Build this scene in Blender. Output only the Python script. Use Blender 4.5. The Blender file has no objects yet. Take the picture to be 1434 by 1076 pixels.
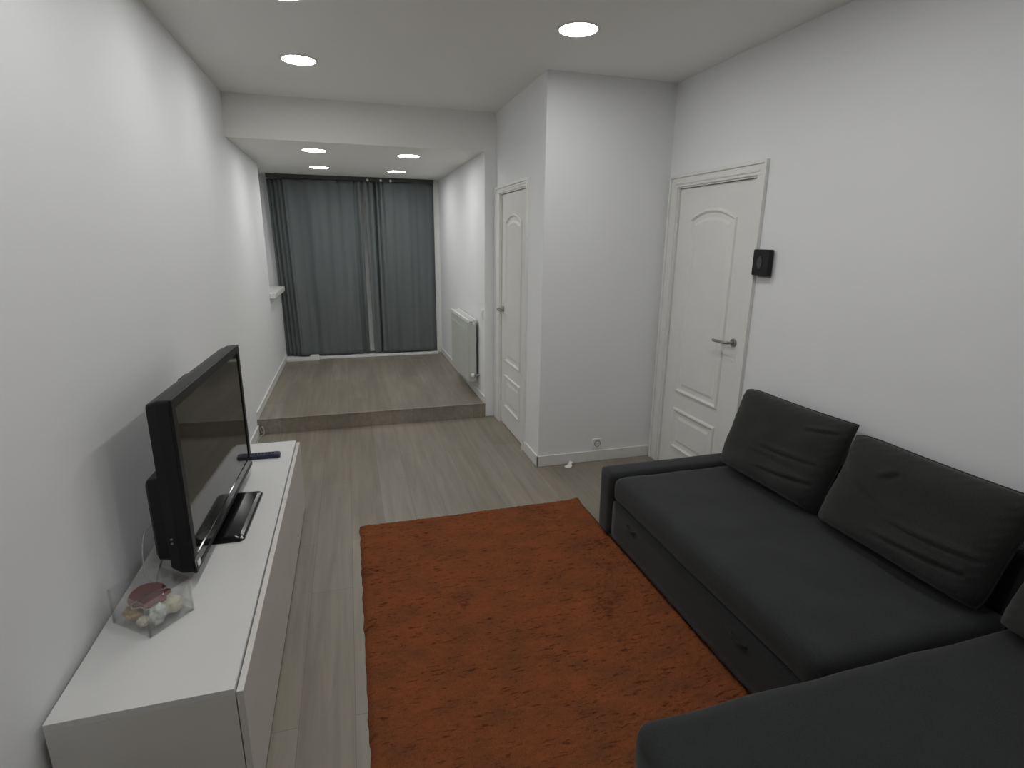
import bpy, bmesh, math, random
from mathutils import Vector, Matrix, noise
random.seed(7)
S = bpy.context.scene
COL = S.collection
PI = math.pi

# ------------------------------------------------------------------ room measures (metres)
H = 2.732            # main ceiling
ZL = 2.416           # lowered ceiling over the raised area
HS = 0.132           # height of the raised floor
XB, YB = 2.147, 3.694    # corner of the boxed-in room
W = 3.0945           # right wall
YQ = 4.997           # front of raised floor and of the lowered ceiling
XA = 2.045           # right wall of the raised area
YC = 7.655           # far end
YN = 6.62            # start of the niche in the left wall
Y0 = -1.3            # wall behind the camera

# ------------------------------------------------------------------ materials
def new_mat(name):
    m = bpy.data.materials.new(name); m.use_nodes = True
    nt = m.node_tree
    b = nt.nodes['Principled BSDF']
    return m, nt, b

def N(nt, t, **kw):
    n = nt.nodes.new(t)
    for k, v in kw.items():
        if k in n.inputs: n.inputs[k].default_value = v
        else: setattr(n, k, v)
    return n

def coords(nt, scale=(1, 1, 1), rot=(0, 0, 0)):
    tc = nt.nodes.new('ShaderNodeTexCoord')
    mp = nt.nodes.new('ShaderNodeMapping')
    mp.inputs['Scale'].default_value = scale
    mp.inputs['Rotation'].default_value = rot
    nt.links.new(tc.outputs['Object'], mp.inputs['Vector'])
    return mp.outputs['Vector']

def bump(nt, b, height, strength, dist=0.01):
    bp = N(nt, 'ShaderNodeBump', Strength=strength, Distance=dist)
    nt.links.new(height, bp.inputs['Height'])
    nt.links.new(bp.outputs['Normal'], b.inputs['Normal'])
    return bp

def ramp(nt, fac, stops):
    r = nt.nodes.new('ShaderNodeValToRGB')
    e = r.color_ramp.elements
    while len(e) < len(stops): e.new(0.5)
    for i, (p, c) in enumerate(stops):
        e[i].position = p; e[i].color = (*c, 1)
    nt.links.new(fac, r.inputs['Fac'])
    return r.outputs['Color']

def mix(nt, fac, a, b, mode='MIX'):
    m = nt.nodes.new('ShaderNodeMix'); m.data_type = 'RGBA'; m.blend_type = mode
    ins = [i for i in m.inputs if i.type == 'RGBA']
    for s, v in ((ins[0], a), (ins[1], b)):
        if isinstance(v, tuple): s.default_value = (*v, 1)
        else: nt.links.new(v, s)
    f = [i for i in m.inputs if i.name == 'Factor' and i.type == 'VALUE'][0]
    if isinstance(fac, (int, float)): f.default_value = fac
    else: nt.links.new(fac, f)
    return [o for o in m.outputs if o.type == 'RGBA'][0]

def plain(name, col, rough=0.5, metal=0.0, var=0.04, nscale=20, bmp=0.0, coat=0.0, spec=0.5):
    """colour with a little procedural variation"""
    m, nt, b = new_mat(name)
    n = N(nt, 'ShaderNodeTexNoise', Scale=nscale, Detail=4.0)
    nt.links.new(coords(nt), n.inputs['Vector'])
    lo = tuple(max(0, c * (1 - var)) for c in col); hi = tuple(min(1, c * (1 + var)) for c in col)
    nt.links.new(ramp(nt, n.outputs['Fac'], [(0.3, lo), (0.7, hi)]), b.inputs['Base Color'])
    b.inputs['Roughness'].default_value = rough
    b.inputs['Metallic'].default_value = metal
    b.inputs['Coat Weight'].default_value = coat
    b.inputs['Specular IOR Level'].default_value = spec
    if bmp: bump(nt, b, n.outputs['Fac'], bmp, 0.003)
    return m

def wall_paint(name, col):
    m, nt, b = new_mat(name)
    v = coords(nt)
    n = N(nt, 'ShaderNodeTexNoise', Scale=1.3, Detail=3.0); nt.links.new(v, n.inputs['Vector'])
    lo = tuple(c * 0.985 for c in col)
    nt.links.new(ramp(nt, n.outputs['Fac'], [(0.35, lo), (0.65, col)]), b.inputs['Base Color'])
    f = N(nt, 'ShaderNodeTexNoise', Scale=160.0, Detail=2.0); nt.links.new(v, f.inputs['Vector'])
    bump(nt, b, f.outputs['Fac'], 0.06, 0.002)
    b.inputs['Roughness'].default_value = 0.75
    b.inputs['Specular IOR Level'].default_value = 0.25
    return m

def laminate(name, tone=1.0):
    m, nt, b = new_mat(name)
    tc = nt.nodes.new('ShaderNodeTexCoord')
    # planks run along the room (Y): swap axes so that the brick rows run along Y
    mp = nt.nodes.new('ShaderNodeMapping'); mp.inputs['Rotation'].default_value = (0, 0, PI / 2)
    nt.links.new(tc.outputs['Object'], mp.inputs['Vector'])
    br = N(nt, 'ShaderNodeTexBrick', Scale=1.0)
    br.inputs['Brick Width'].default_value = 1.25; br.inputs['Row Height'].default_value = 0.193
    br.inputs['Mortar Size'].default_value = 0.0011; br.inputs['Mortar Smooth'].default_value = 0.2
    br.offset = 0.37
    br.inputs['Color1'].default_value = (0, 0, 0, 1); br.inputs['Color2'].default_value = (1, 1, 1, 1)
    br.inputs['Mortar'].default_value = (0.5, 0.5, 0.5, 1)
    nt.links.new(mp.outputs['Vector'], br.inputs['Vector'])
    base = ramp(nt, br.outputs['Color'], [(0.0, (0.232 * tone, 0.208 * tone, 0.163 * tone)), (1.0, (0.276 * tone, 0.252 * tone, 0.208 * tone))])
    g = N(nt, 'ShaderNodeTexNoise', Scale=1.0, Detail=6.0, Roughness=0.6, Distortion=0.4)
    nt.links.new(coords(nt, (26, 1.4, 26)), g.inputs['Vector'])
    grain = ramp(nt, g.outputs['Fac'], [(0.3, (0.80, 0.79, 0.78)), (0.7, (1.1, 1.1, 1.1))])
    c = mix(nt, 1.0, base, grain, 'MULTIPLY')
    p = N(nt, 'ShaderNodeTexNoise', Scale=1.0, Detail=2.0); nt.links.new(coords(nt, (4.5, 1.1, 4.5)), p.inputs['Vector'])
    patch = ramp(nt, p.outputs['Fac'], [(0.35, (0.9, 0.9, 0.9)), (0.65, (1.06, 1.05, 1.04))])
    c = mix(nt, 1.0, c, patch, 'MULTIPLY')
    c = mix(nt, br.outputs['Fac'], c, (0.13 * tone, 0.12 * tone, 0.10 * tone))
    nt.links.new(c, b.inputs['Base Color'])
    b.inputs['Roughness'].default_value = 0.42
    b.inputs['Specular IOR Level'].default_value = 0.4
    bump(nt, b, g.outputs['Fac'], 0.05, 0.002)
    return m

def fabric(name, col, var=0.25, weave=420.0, strength=0.25, rough=0.9, sheen=0.15):
    m, nt, b = new_mat(name)
    v = coords(nt)
    n = N(nt, 'ShaderNodeTexNoise', Scale=9.0, Detail=5.0); nt.links.new(v, n.inputs['Vector'])
    w1 = N(nt, 'ShaderNodeTexNoise', Scale=weave, Detail=1.0); nt.links.new(v, w1.inputs['Vector'])
    lo = tuple(c * (1 - var) for c in col); hi = tuple(c * (1 + var) for c in col)
    a = ramp(nt, n.outputs['Fac'], [(0.3, lo), (0.7, hi)])
    s = ramp(nt, w1.outputs['Fac'], [(0.35, (0.75, 0.75, 0.75)), (0.65, (1.2, 1.2, 1.2))])
    nt.links.new(mix(nt, 1.0, a, s, 'MULTIPLY'), b.inputs['Base Color'])
    b.inputs['Roughness'].default_value = rough
    b.inputs['Specular IOR Level'].default_value = 0.15
    b.inputs['Sheen Weight'].default_value = sheen
    bump(nt, b, w1.outputs['Fac'], strength, 0.002)
    return m

def rug_mat():
    m, nt, b = new_mat('orange_wool')
    a = N(nt, 'ShaderNodeTexNoise', Scale=1.0, Detail=5.0, Roughness=0.65)
    nt.links.new(coords(nt, (5, 8, 5)), a.inputs['Vector'])
    c1 = ramp(nt, a.outputs['Fac'], [(0.30, (0.150, 0.056, 0.024)), (0.5, (0.204, 0.066, 0.025)), (0.70, (0.245, 0.074, 0.028))])
    # tuft shadows painted in as dark flecks, longer across the rug than along it
    f = N(nt, 'ShaderNodeTexNoise', Scale=1.0, Detail=3.0, Roughness=0.7)
    nt.links.new(coords(nt, (24, 80, 40)), f.inputs['Vector'])
    g = N(nt, 'ShaderNodeTexNoise', Scale=3.5, Detail=1.0); nt.links.new(coords(nt), g.inputs['Vector'])
    mm = N(nt, 'ShaderNodeMath', operation='MULTIPLY'); nt.links.new(f.outputs['Fac'], mm.inputs[0]); nt.links.new(g.outputs['Fac'], mm.inputs[1])
    fl = ramp(nt, mm.outputs[0], [(0.34, (1, 1, 1)), (0.43, (0.58, 0.55, 0.58))])
    c = mix(nt, 1.0, c1, fl, 'MULTIPLY')
    ds = N(nt, 'ShaderNodeTexNoise', Scale=1.0, Detail=2.0, Roughness=0.55)  # second layer of painted tuft shadow, as thin dashes
    nt.links.new(coords(nt, (19, 95, 30)), ds.inputs['Vector'])
    c = mix(nt, 1.0, c, ramp(nt, ds.outputs['Fac'], [(0.31, (0.50, 0.47, 0.48)), (0.40, (1, 1, 1))]), 'MULTIPLY')
    fib = N(nt, 'ShaderNodeTexNoise', Scale=260.0, Detail=2.0); nt.links.new(coords(nt), fib.inputs['Vector'])
    c = mix(nt, 1.0, c, ramp(nt, fib.outputs['Fac'], [(0.3, (0.75, 0.75, 0.75)), (0.7, (1.15, 1.15, 1.15))]), 'MULTIPLY')
    nt.links.new(c, b.inputs['Base Color'])
    b.inputs['Roughness'].default_value = 0.95; b.inputs['Specular IOR Level'].default_value = 0.1
    bump(nt, b, fib.outputs['Fac'], 0.5, 0.004)
    return m

def curtain_mat():
    m, nt, b = new_mat('grey_green_curtain')
    n = N(nt, 'ShaderNodeTexNoise', Scale=1.0, Detail=3.0); nt.links.new(coords(nt, (9, 9, 0.6)), n.inputs['Vector'])
    nt.links.new(ramp(nt, n.outputs['Fac'], [(0.3, (0.118, 0.132, 0.134)), (0.7, (0.150, 0.166, 0.168))]), b.inputs['Base Color'])
    w = N(nt, 'ShaderNodeTexNoise', Scale=500.0); nt.links.new(coords(nt), w.inputs['Vector'])
    bump(nt, b, w.outputs['Fac'], 0.1, 0.001)
    b.inputs['Roughness'].default_value = 0.85; b.inputs['Specular IOR Level'].default_value = 0.2
    return m

def clear_plastic():
    m, nt, b = new_mat('clear_plastic')
    nt.nodes.remove(b)
    out = nt.nodes['Material Output']
    t = N(nt, 'ShaderNodeBsdfTransparent'); t.inputs['Color'].default_value = (0.965, 0.97, 0.97, 1)
    g = N(nt, 'ShaderNodeBsdfGlossy', Roughness=0.08); g.inputs['Color'].default_value = (0.9, 0.9, 0.9, 1)
    n = N(nt, 'ShaderNodeTexNoise', Scale=14.0, Detail=2.0); nt.links.new(coords(nt), n.inputs['Vector'])
    bp = N(nt, 'ShaderNodeBump', Strength=0.08, Distance=0.01); nt.links.new(n.outputs['Fac'], bp.inputs['Height'])
    nt.links.new(bp.outputs['Normal'], g.inputs['Normal'])
    lw = N(nt, 'ShaderNodeLayerWeight', Blend=0.35); fr = N(nt, 'ShaderNodeMath', operation='MULTIPLY_ADD')
    fr.inputs[1].default_value = 0.32; fr.inputs[2].default_value = 0.02; nt.links.new(lw.outputs['Facing'], fr.inputs[0])
    mx = nt.nodes.new('ShaderNodeMixShader')
    nt.links.new(fr.outputs[0], mx.inputs['Fac']); nt.links.new(t.outputs[0], mx.inputs[1]); nt.links.new(g.outputs[0], mx.inputs[2])
    nt.links.new(mx.outputs[0], out.inputs['Surface'])
    return m

def emit_mat(name, strength, col=(1, 0.995, 0.975)):
    m, nt, b = new_mat(name)
    nt.nodes.remove(b)
    e = N(nt, 'ShaderNodeEmission', Strength=strength); e.inputs['Color'].default_value = (*col, 1)
    nt.links.new(e.outputs[0], nt.nodes['Material Output'].inputs['Surface'])
    return m

LAMP = 49.0
M = dict(
    wall=wall_paint('white_wall_paint', (0.84, 0.85, 0.862)),
    ceil=wall_paint('white_ceiling_paint', (0.87, 0.865, 0.84)),
    floor=laminate('grey_oak_laminate'),
    riser=laminate('grey_oak_riser', 1.15),
    trim=plain('white_trim', (0.76, 0.76, 0.74), 0.4, var=0.02),
    door=plain('white_door_lacquer', (0.80, 0.80, 0.78), 0.42, var=0.02, nscale=3),
    benchtop=plain('white_foil', (0.70, 0.70, 0.695), 0.34, var=0.015, nscale=5),
    bench=plain('white_gloss_front', (0.68, 0.66, 0.63), 0.25, var=0.02, nscale=5),
    steel=plain('brushed_steel', (0.36, 0.35, 0.34), 0.35, 0.9, var=0.1, nscale=80),
    blackp=plain('black_plastic', (0.009, 0.009, 0.010), 0.42, var=0.2, nscale=60, spec=0.3),
    blackg=plain('gloss_black_plastic', (0.007, 0.007, 0.008), 0.14, var=0.1, nscale=30, spec=0.22),
    screen=plain('glossy_screen', (0.012, 0.012, 0.012), 0.05, var=0.05, nscale=4, spec=0.5),
    darkgrey=plain('dark_grey_plastic', (0.05, 0.05, 0.05), 0.4, var=0.1),
    navy=plain('navy_plastic', (0.016, 0.022, 0.06), 0.38, var=0.15, nscale=40),
    sofa=fabric('charcoal_weave', (0.029, 0.0315, 0.032), var=0.07),
    cushion=fabric('charcoal_cushion_weave', (0.030, 0.031, 0.030), var=0.08),
    sofadark=fabric('charcoal_seam', (0.018, 0.019, 0.019)),
    rug=rug_mat(), curtain=curtain_mat(), clear=clear_plastic(),
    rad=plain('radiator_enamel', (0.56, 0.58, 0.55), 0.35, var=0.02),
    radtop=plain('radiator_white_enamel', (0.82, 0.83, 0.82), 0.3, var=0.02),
    pvc=plain('white_window_plastic', (0.80, 0.81, 0.80), 0.3, var=0.02),
    night=plain('dark_window_glass', (0.012, 0.013, 0.015), 0.06, var=0.1, nscale=3),
    white=plain('white_plastic', (0.85, 0.85, 0.84), 0.35, var=0.02),
    paper=plain('white_paper', (0.85, 0.84, 0.80), 0.7, var=0.03),
    plug=plain('grey_plastic', (0.22, 0.22, 0.22), 0.5, var=0.05),
    red=plain('deep_red_paper', (0.13, 0.011, 0.011), 0.4, var=0.15, nscale=50, bmp=0.2),
    mauve=plain('mauve_red_paper', (0.15, 0.034, 0.032), 0.45, var=0.2, nscale=50, bmp=0.2),
    cream=plain('cream_wrapper', (0.62, 0.58, 0.44), 0.4, var=0.1, nscale=50, bmp=0.3),
    tan=plain('tan_wrapper', (0.55, 0.38, 0.20), 0.4, var=0.25, nscale=60, bmp=0.3),
    pale=plain('pale_wrapper', (0.66, 0.68, 0.64), 0.3, var=0.1, nscale=50, bmp=0.3),
    wire=plain('clear_white_cable', (0.48, 0.48, 0.46), 0.4, var=0.03),
    lamp=emit_mat('led_diffuser', LAMP),
)

# ------------------------------------------------------------------ object helpers
def wmat(o):
    m = o.matrix_basis.copy()
    while o.parent:
        o = o.parent; m = o.matrix_basis @ m
    return m

def tag(o, label=None, cat=None, group=None, kind=None):
    if label: o['label'] = label
    if cat: o['category'] = cat
    if group: o['group'] = group
    if kind: o['kind'] = kind
    return o

def empty(name, loc, rz=0.0):
    o = bpy.data.objects.new(name, None); COL.objects.link(o)
    o.location = loc; o.rotation_euler = (0, 0, rz); o.empty_display_size = 0.1
    return o

def obj(name, bm, mat, parent=None, bevel=0.0, seg=2, smooth=False, local=False, origin=None, solid=0.0):
    """links bm (in world coordinates unless local) as one mesh object"""
    bmesh.ops.recalc_face_normals(bm, faces=bm.faces)
    me = bpy.data.meshes.new(name); bm.to_mesh(me); bm.free()
    me.materials.append(mat)
    o = bpy.data.objects.new(name, me); COL.objects.link(o)
    if parent:
        o.parent = parent
        if not local: me.transform(wmat(parent).inverted())
    elif origin:
        o.location = origin
        if not local: me.transform(Matrix.Translation(-Vector(origin)))
    if solid:
        s = o.modifiers.new('solid', 'SOLIDIFY'); s.thickness = solid; s.offset = 0
    if bevel:
        b = o.modifiers.new('bevel', 'BEVEL'); b.width = bevel; b.segments = seg
        b.limit_method = 'ANGLE'; b.angle_limit = math.radians(40); b.harden_normals = True
        smooth = True
    if smooth:
        for p in me.polygons: p.use_smooth = True
    return o

def box(bm, x0, x1, y0, y1, z0, z1, mtx=None):
    vs = [Vector((x, y, z)) for x in (x0, x1) for y in (y0, y1) for z in (z0, z1)]
    if mtx is not None: vs = [mtx @ v for v in vs]
    v = [bm.verts.new(c) for c in vs]
    for f in ((0, 1, 3, 2), (4, 6, 7, 5), (0, 4, 5, 1), (2, 3, 7, 6), (0, 2, 6, 4), (1, 5, 7, 3)):
        bm.faces.new([v[i] for i in f])
    return bm

def boxes(*bs):
    bm = bmesh.new()
    for b in bs: box(bm, *b)
    return bm

def bx(*a): return boxes(a)

def cyl(bm, p0, p1, r0, r1=None, n=24, caps=True):
    r1 = r0 if r1 is None else r1
    p0, p1 = Vector(p0), Vector(p1)
    d = (p1 - p0).normalized()
    a = d.orthogonal().normalized(); b = d.cross(a)
    A, B = [], []
    for i in range(n):
        t = 2 * PI * i / n; q = a * math.cos(t) + b * math.sin(t)
        A.append(bm.verts.new(p0 + q * r0)); B.append(bm.verts.new(p1 + q * r1))
    for i in range(n):
        j = (i + 1) % n; bm.faces.new((A[i], A[j], B[j], B[i]))
    if caps:
        bm.faces.new(A[::-1]); bm.faces.new(B)
    return bm

def tube(bm, pts, r, n=8):
    pts = [Vector(p) for p in pts]
    rings = []
    up = None
    for i, p in enumerate(pts):
        d = (pts[min(i + 1, len(pts) - 1)] - pts[max(i - 1, 0)]).normalized()
        a = d.orthogonal().normalized() if up is None else (up - d * up.dot(d)).normalized()
        up = a; b = d.cross(a)
        rr = r[i] if isinstance(r, (list, tuple)) else r
        rings.append([bm.verts.new(p + (a * math.cos(2 * PI * k / n) + b * math.sin(2 * PI * k / n)) * rr) for k in range(n)])
    for A, B in zip(rings, rings[1:]):
        for k in range(n):
            bm.faces.new((A[k], A[(k + 1) % n], B[(k + 1) % n], B[k]))
    bm.faces.new(rings[0][::-1]); bm.faces.new(rings[-1])
    return bm

def smooth_path(pts, n=8):
    P = [Vector(p) for p in pts]; out = []
    for i in range(len(P) - 1):
        p0, p1, p2, p3 = P[max(i - 1, 0)], P[i], P[i + 1], P[min(i + 2, len(P) - 1)]
        for k in range(n):
            t = k / n
            out.append(0.5 * ((2 * p1) + (p2 - p0) * t + (2 * p0 - 5 * p1 + 4 * p2 - p3) * t * t + (3 * p1 - p0 - 3 * p2 + p3) * t ** 3))
    out.append(P[-1]); return out

def prism(bm, poly, to3, w0, w1):
    """extrude a 2-D polygon between depths w0 and w1; to3(u, v, w) gives the point"""
    A = [bm.verts.new(to3(u, v, w0)) for u, v in poly]
    B = [bm.verts.new(to3(u, v, w1)) for u, v in poly]
    n = len(poly)
    for i in range(n): bm.faces.new((A[i], A[(i + 1) % n], B[(i + 1) % n], B[i]))
    bm.faces.new(A[::-1]); bm.faces.new(B)
    return bm

def round_rect(u0, u1, v0, v1, r, n=6):
    out = []
    for cu, cv, a0 in ((u1 - r, v1 - r, 0), (u0 + r, v1 - r, 90), (u0 + r, v0 + r, 180), (u1 - r, v0 + r, 270)):
        for k in range(n + 1):
            a = math.radians(a0 + 90 * k / n); out.append((cu + r * math.cos(a), cv + r * math.sin(a)))
    return out

def soft_box(x0, x1, y0, y1, z0, z1, r, step=0.04, amp=0.0, sc=3.0, crown=0.0, seed=0):
    """upholstered block: rounded edges, a slightly crowned and uneven surface"""
    bm = bmesh.new()
    n = [max(2, int(round((b - a) / step))) for a, b in ((x0, x1), (y0, y1), (z0, z1))]
    lo = Vector((x0, y0, z0)); hi = Vector((x1, y1, z1)); size = hi - lo
    cache = {}
    def V(i, j, k):
        key = (i, j, k)
        if key not in cache:
            cache[key] = bm.verts.new(lo + Vector((size.x * i / n[0], size.y * j / n[1], size.z * k / n[2])))
        return cache[key]
    for k in (0, n[2]):
        for i in range(n[0]):
            for j in range(n[1]): bm.faces.new((V(i, j, k), V(i + 1, j, k), V(i + 1, j + 1, k), V(i, j + 1, k)))
    for j in (0, n[1]):
        for i in range(n[0]):
            for k in range(n[2]): bm.faces.new((V(i, j, k), V(i + 1, j, k), V(i + 1, j, k + 1), V(i, j, k + 1)))
    for i in (0, n[0]):
        for j in range(n[1]):
            for k in range(n[2]): bm.faces.new((V(i, j, k), V(i, j + 1, k), V(i, j + 1, k + 1), V(i, j, k + 1)))
    ilo = lo + Vector((r, r, r)); ihi = hi - Vector((r, r, r))
    for v in bm.verts:
        p = v.co.copy()
        c = Vector([min(max(p[a], ilo[a]), ihi[a]) for a in range(3)])
        d = p - c
        if d.length > 1e-9: d.normalize()
        q = c + d * r
        if crown and d.z > 0.5:
            u = (q.x - lo.x) / size.x * 2 - 1; w = (q.y - lo.y) / size.y * 2 - 1
            q.z += crown * (1 - min(1, abs(u)) ** 4) * (1 - min(1, abs(w)) ** 4)
        if amp: q += d * noise.noise(p * sc + Vector((seed, seed * 2.3, 0))) * amp
        v.co = q
    return bm

# ------------------------------------------------------------------ SETTING
def struct(name, bm, mat, label, cat, parent=None, **kw):
    o = obj(name, bm, mat, parent, **kw)
    if not parent: tag(o, label, cat, kind='structure')
    return o

struct('floor', bx(-0.3, W + 0.12, Y0, YC + 0.25, -0.12, 0.0), M['floor'], 'grey oak laminate floor of the main room', 'floor')
fr = struct('floor_raised', bx(0.0, XA, YQ, YC + 0.05, 0.0, HS), M['floor'], 'raised grey oak laminate floor in front of the curtains', 'floor')
struct('riser', bx(0.0, XA, YQ - 0.008, YQ, 0.0, HS - 0.008), M['riser'], None, None, fr)
struct('nosing', bx(0.0, XA, YQ - 0.012, YQ + 0.02, HS - 0.008, HS + 0.002), M['riser'], None, None, fr, bevel=0.002)

struct('ceiling', bx(-0.3, W + 0.12, Y0, YQ, H, H + 0.1), M['ceil'], 'flat white ceiling of the main room', 'ceiling')
struct('ceiling_lowered', bx(-0.3, XB + 0.02, YQ, YC + 0.25, ZL, H + 0.1), M['ceil'], 'lowered white ceiling and its beam face over the raised floor', 'ceiling')

struct('wall_left', boxes((-0.3, 0, Y0, YQ, 0, H), (-0.3, 0, YQ, YN, HS, ZL), (-0.3, 0, YN, YC + 0.05, HS, 1.005),
                          (-0.3, -0.19, YN, YC + 0.05, 1.005, ZL)), M['wall'],
       'long white wall behind the television with a niche at its far end', 'wall')

def wall_x(x0, x1, y0, y1, z1, dy0, dy1, dz):
    return boxes((x0, x1, y0, dy0, 0, z1), (x0, x1, dy1, y1, 0, z1), (x0, x1, dy0, dy1, dz, z1))

D2 = (2.778, 3.557, 2.03)       # leaf of the door in the right wall
D1 = (4.092, 4.813, 2.05)       # leaf of the door in the boxed-in room
struct('wall_right', wall_x(W, W + 0.1, Y0, YB + 0.1, H, D2[0] - 0.032, D2[1] + 0.032, D2[2] + 0.032), M['wall'],
       'white wall behind the dark sofa', 'wall')
struct('wall_box_left', wall_x(XB, XB + 0.1, YB, YQ, H, D1[0] - 0.032, D1[1] + 0.032, D1[2] + 0.032), M['wall'],
       'narrow white wall holding the far door', 'wall')
struct('wall_box_front', bx(XB + 0.1, W, YB, YB + 0.1, 0, H), M['wall'], 'white wall between the two doors', 'wall')
struct('wall_alcove_right', bx(XA, XB + 0.1, YQ, YC + 0.05, 0, ZL), M['wall'], 'white wall of the raised area with the radiator', 'wall')
struct('wall_back', bx(-0.3, W + 0.12, Y0 - 0.1, Y0, 0, H), M['wall'], 'white wall behind the viewer', 'wall')
struct('wall_far', boxes((-0.3, -0.03, YC + 0.05, YC + 0.25, HS, ZL), (1.99, XA + 0.1, YC + 0.05, YC + 0.25, HS, ZL)), M['wall'],
       'white end wall on both sides of the curtained window', 'wall')

# window door behind the curtains
wd = empty('window_1', (0.98, YC + 0.12, HS))
tag(wd, 'white framed glazed balcony doors hidden behind the grey curtains', 'window', kind='structure')
ya, yb = YC + 0.09, YC + 0.15
obj('window_frame', boxes((-0.03, 0.04, ya, yb, HS, ZL), (1.92, 1.99, ya, yb, HS, ZL), (0.04, 1.92, ya, yb, HS, HS + 0.05),
                          (0.04, 1.92, ya, yb, ZL - 0.06, ZL)), M['pvc'], wd, bevel=0.004)
obj('meeting_cover', boxes((1.03, 1.16, YC - 0.035, yb - 0.03, HS + 0.05, ZL - 0.06), (1.075, 1.10, YC - 0.04, YC - 0.035, HS + 0.05, ZL - 0.06)), M['pvc'], wd, bevel=0.004)
for a, b in ((0.045, 1.075), (1.08, 1.915)):
    obj('sash', boxes((a, a + 0.08, ya - 0.02, yb - 0.01, HS + 0.05, ZL - 0.06), (b - 0.08, b, ya - 0.02, yb - 0.01, HS + 0.05, ZL - 0.06),
                      (a + 0.08, b - 0.08, ya - 0.02, yb - 0.01, HS + 0.05, HS + 0.15), (a + 0.08, b - 0.08, ya - 0.02, yb - 0.01, ZL - 0.15, ZL - 0.06)),
        M['pvc'], wd, bevel=0.004)
    obj('pane', bx(a + 0.07, b - 0.07, YC + 0.105, YC + 0.115, HS + 0.14, ZL - 0.14), M['night'], wd)
struct('window_sill', boxes((-0.19, 0.0, YN, YC - 0.02, 1.005, 1.078), (0.0, 0.062, YN - 0.06, YC - 0.12, 1.02, 1.078)), M['trim'], None, None, None, bevel=0.005)
s = bpy.data.objects['window_sill']; s.name = 'trim_1'; tag(s, 'white sill slab topping the low wall beside the left curtain', 'sill', kind='structure')
struct('trim_2', bx(0.0, 1.975, YC - 0.175, YC + 0.06, HS, HS + 0.028), M['pvc'], 'white threshold strip along the foot of the curtains', 'threshold', bevel=0.004)
struct('trim_3', boxes((1.975, XA, YC - 0.075, YC + 0.05, HS, ZL), (1.985, 2.005, YC - 0.082, YC - 0.075, HS, ZL)), M['trim'],
       'white upright edging between right curtain and radiator wall', 'trim', bevel=0.003)

# baseboards
BT, BH = 0.013, 0.085
struct('baseboard_left', boxes((0, BT, Y0, YQ - 0.012, 0, BH)), M['trim'], 'white baseboard under the television wall', 'baseboard', bevel=0.003)
struct('baseboard_alcove_left', bx(0, BT, YQ + 0.0, YC - 0.1, HS, HS + 0.07), M['trim'], 'white baseboard on the left side of the raised floor', 'baseboard', bevel=0.003)
struct('baseboard_box_front', bx(XB - BT, W, YB - BT, YB, 0, BH), M['trim'], 'white baseboard on the wall between the doors', 'baseboard', bevel=0.003)
struct('baseboard_box_left', boxes((XB - BT, XB, YB - BT, 4.025, 0, BH)), M['trim'], 'short white baseboard beside the far door', 'baseboard', bevel=0.003)
struct('baseboard_alcove_right', bx(XA - BT, XA, YQ + 0.0, YC - 0.085, HS, HS + 0.07), M['trim'], 'white baseboard under the radiator', 'baseboard', bevel=0.003)
struct('baseboard_right', bx(W - BT, W, Y0, 2.69, 0, BH), M['trim'], 'white baseboard behind the sofa', 'baseboard', bevel=0.003)

# ------------------------------------------------------------------ doors (both face -X)
def arch_panel(u0, u1, v0, v1, rise, d=0.0):
    """panel outline drawn in by d; the top edge is an arch with its apex at v1"""
    if not rise: return [(u0 + d, v0 + d), (u1 - d, v0 + d), (u1 - d, v1 - d), (u0 + d, v1 - d)]
    c = (u0 + u1) / 2; h = (u1 - u0) / 2
    R = (h * h + rise * rise) / (2 * rise); zc = v1 - R
    pts = [(u0 + d, v0 + d), (u1 - d, v0 + d)]
    n = 20
    for k in range(n + 1):
        u = (u1 - d) - (u1 - u0 - 2 * d) * k / n
        pts.append((u, zc + math.sqrt((R - d) ** 2 - (u - c) ** 2)))
    return pts

def moulding(bm, spec, to3, steps):
    """rings of (inset, height): the moulded edge of a panel, closed by its field"""
    rings = []
    for d, h in steps:
        rings.append([bm.verts.new(to3(u, v, h)) for u, v in arch_panel(*spec, d)])
    n = len(rings[0])
    for A, B in zip(rings, rings[1:]):
        for i in range(n): bm.faces.new((A[i], A[(i + 1) % n], B[(i + 1) % n], B[i]))
    bm.faces.new(rings[-1])

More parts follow.
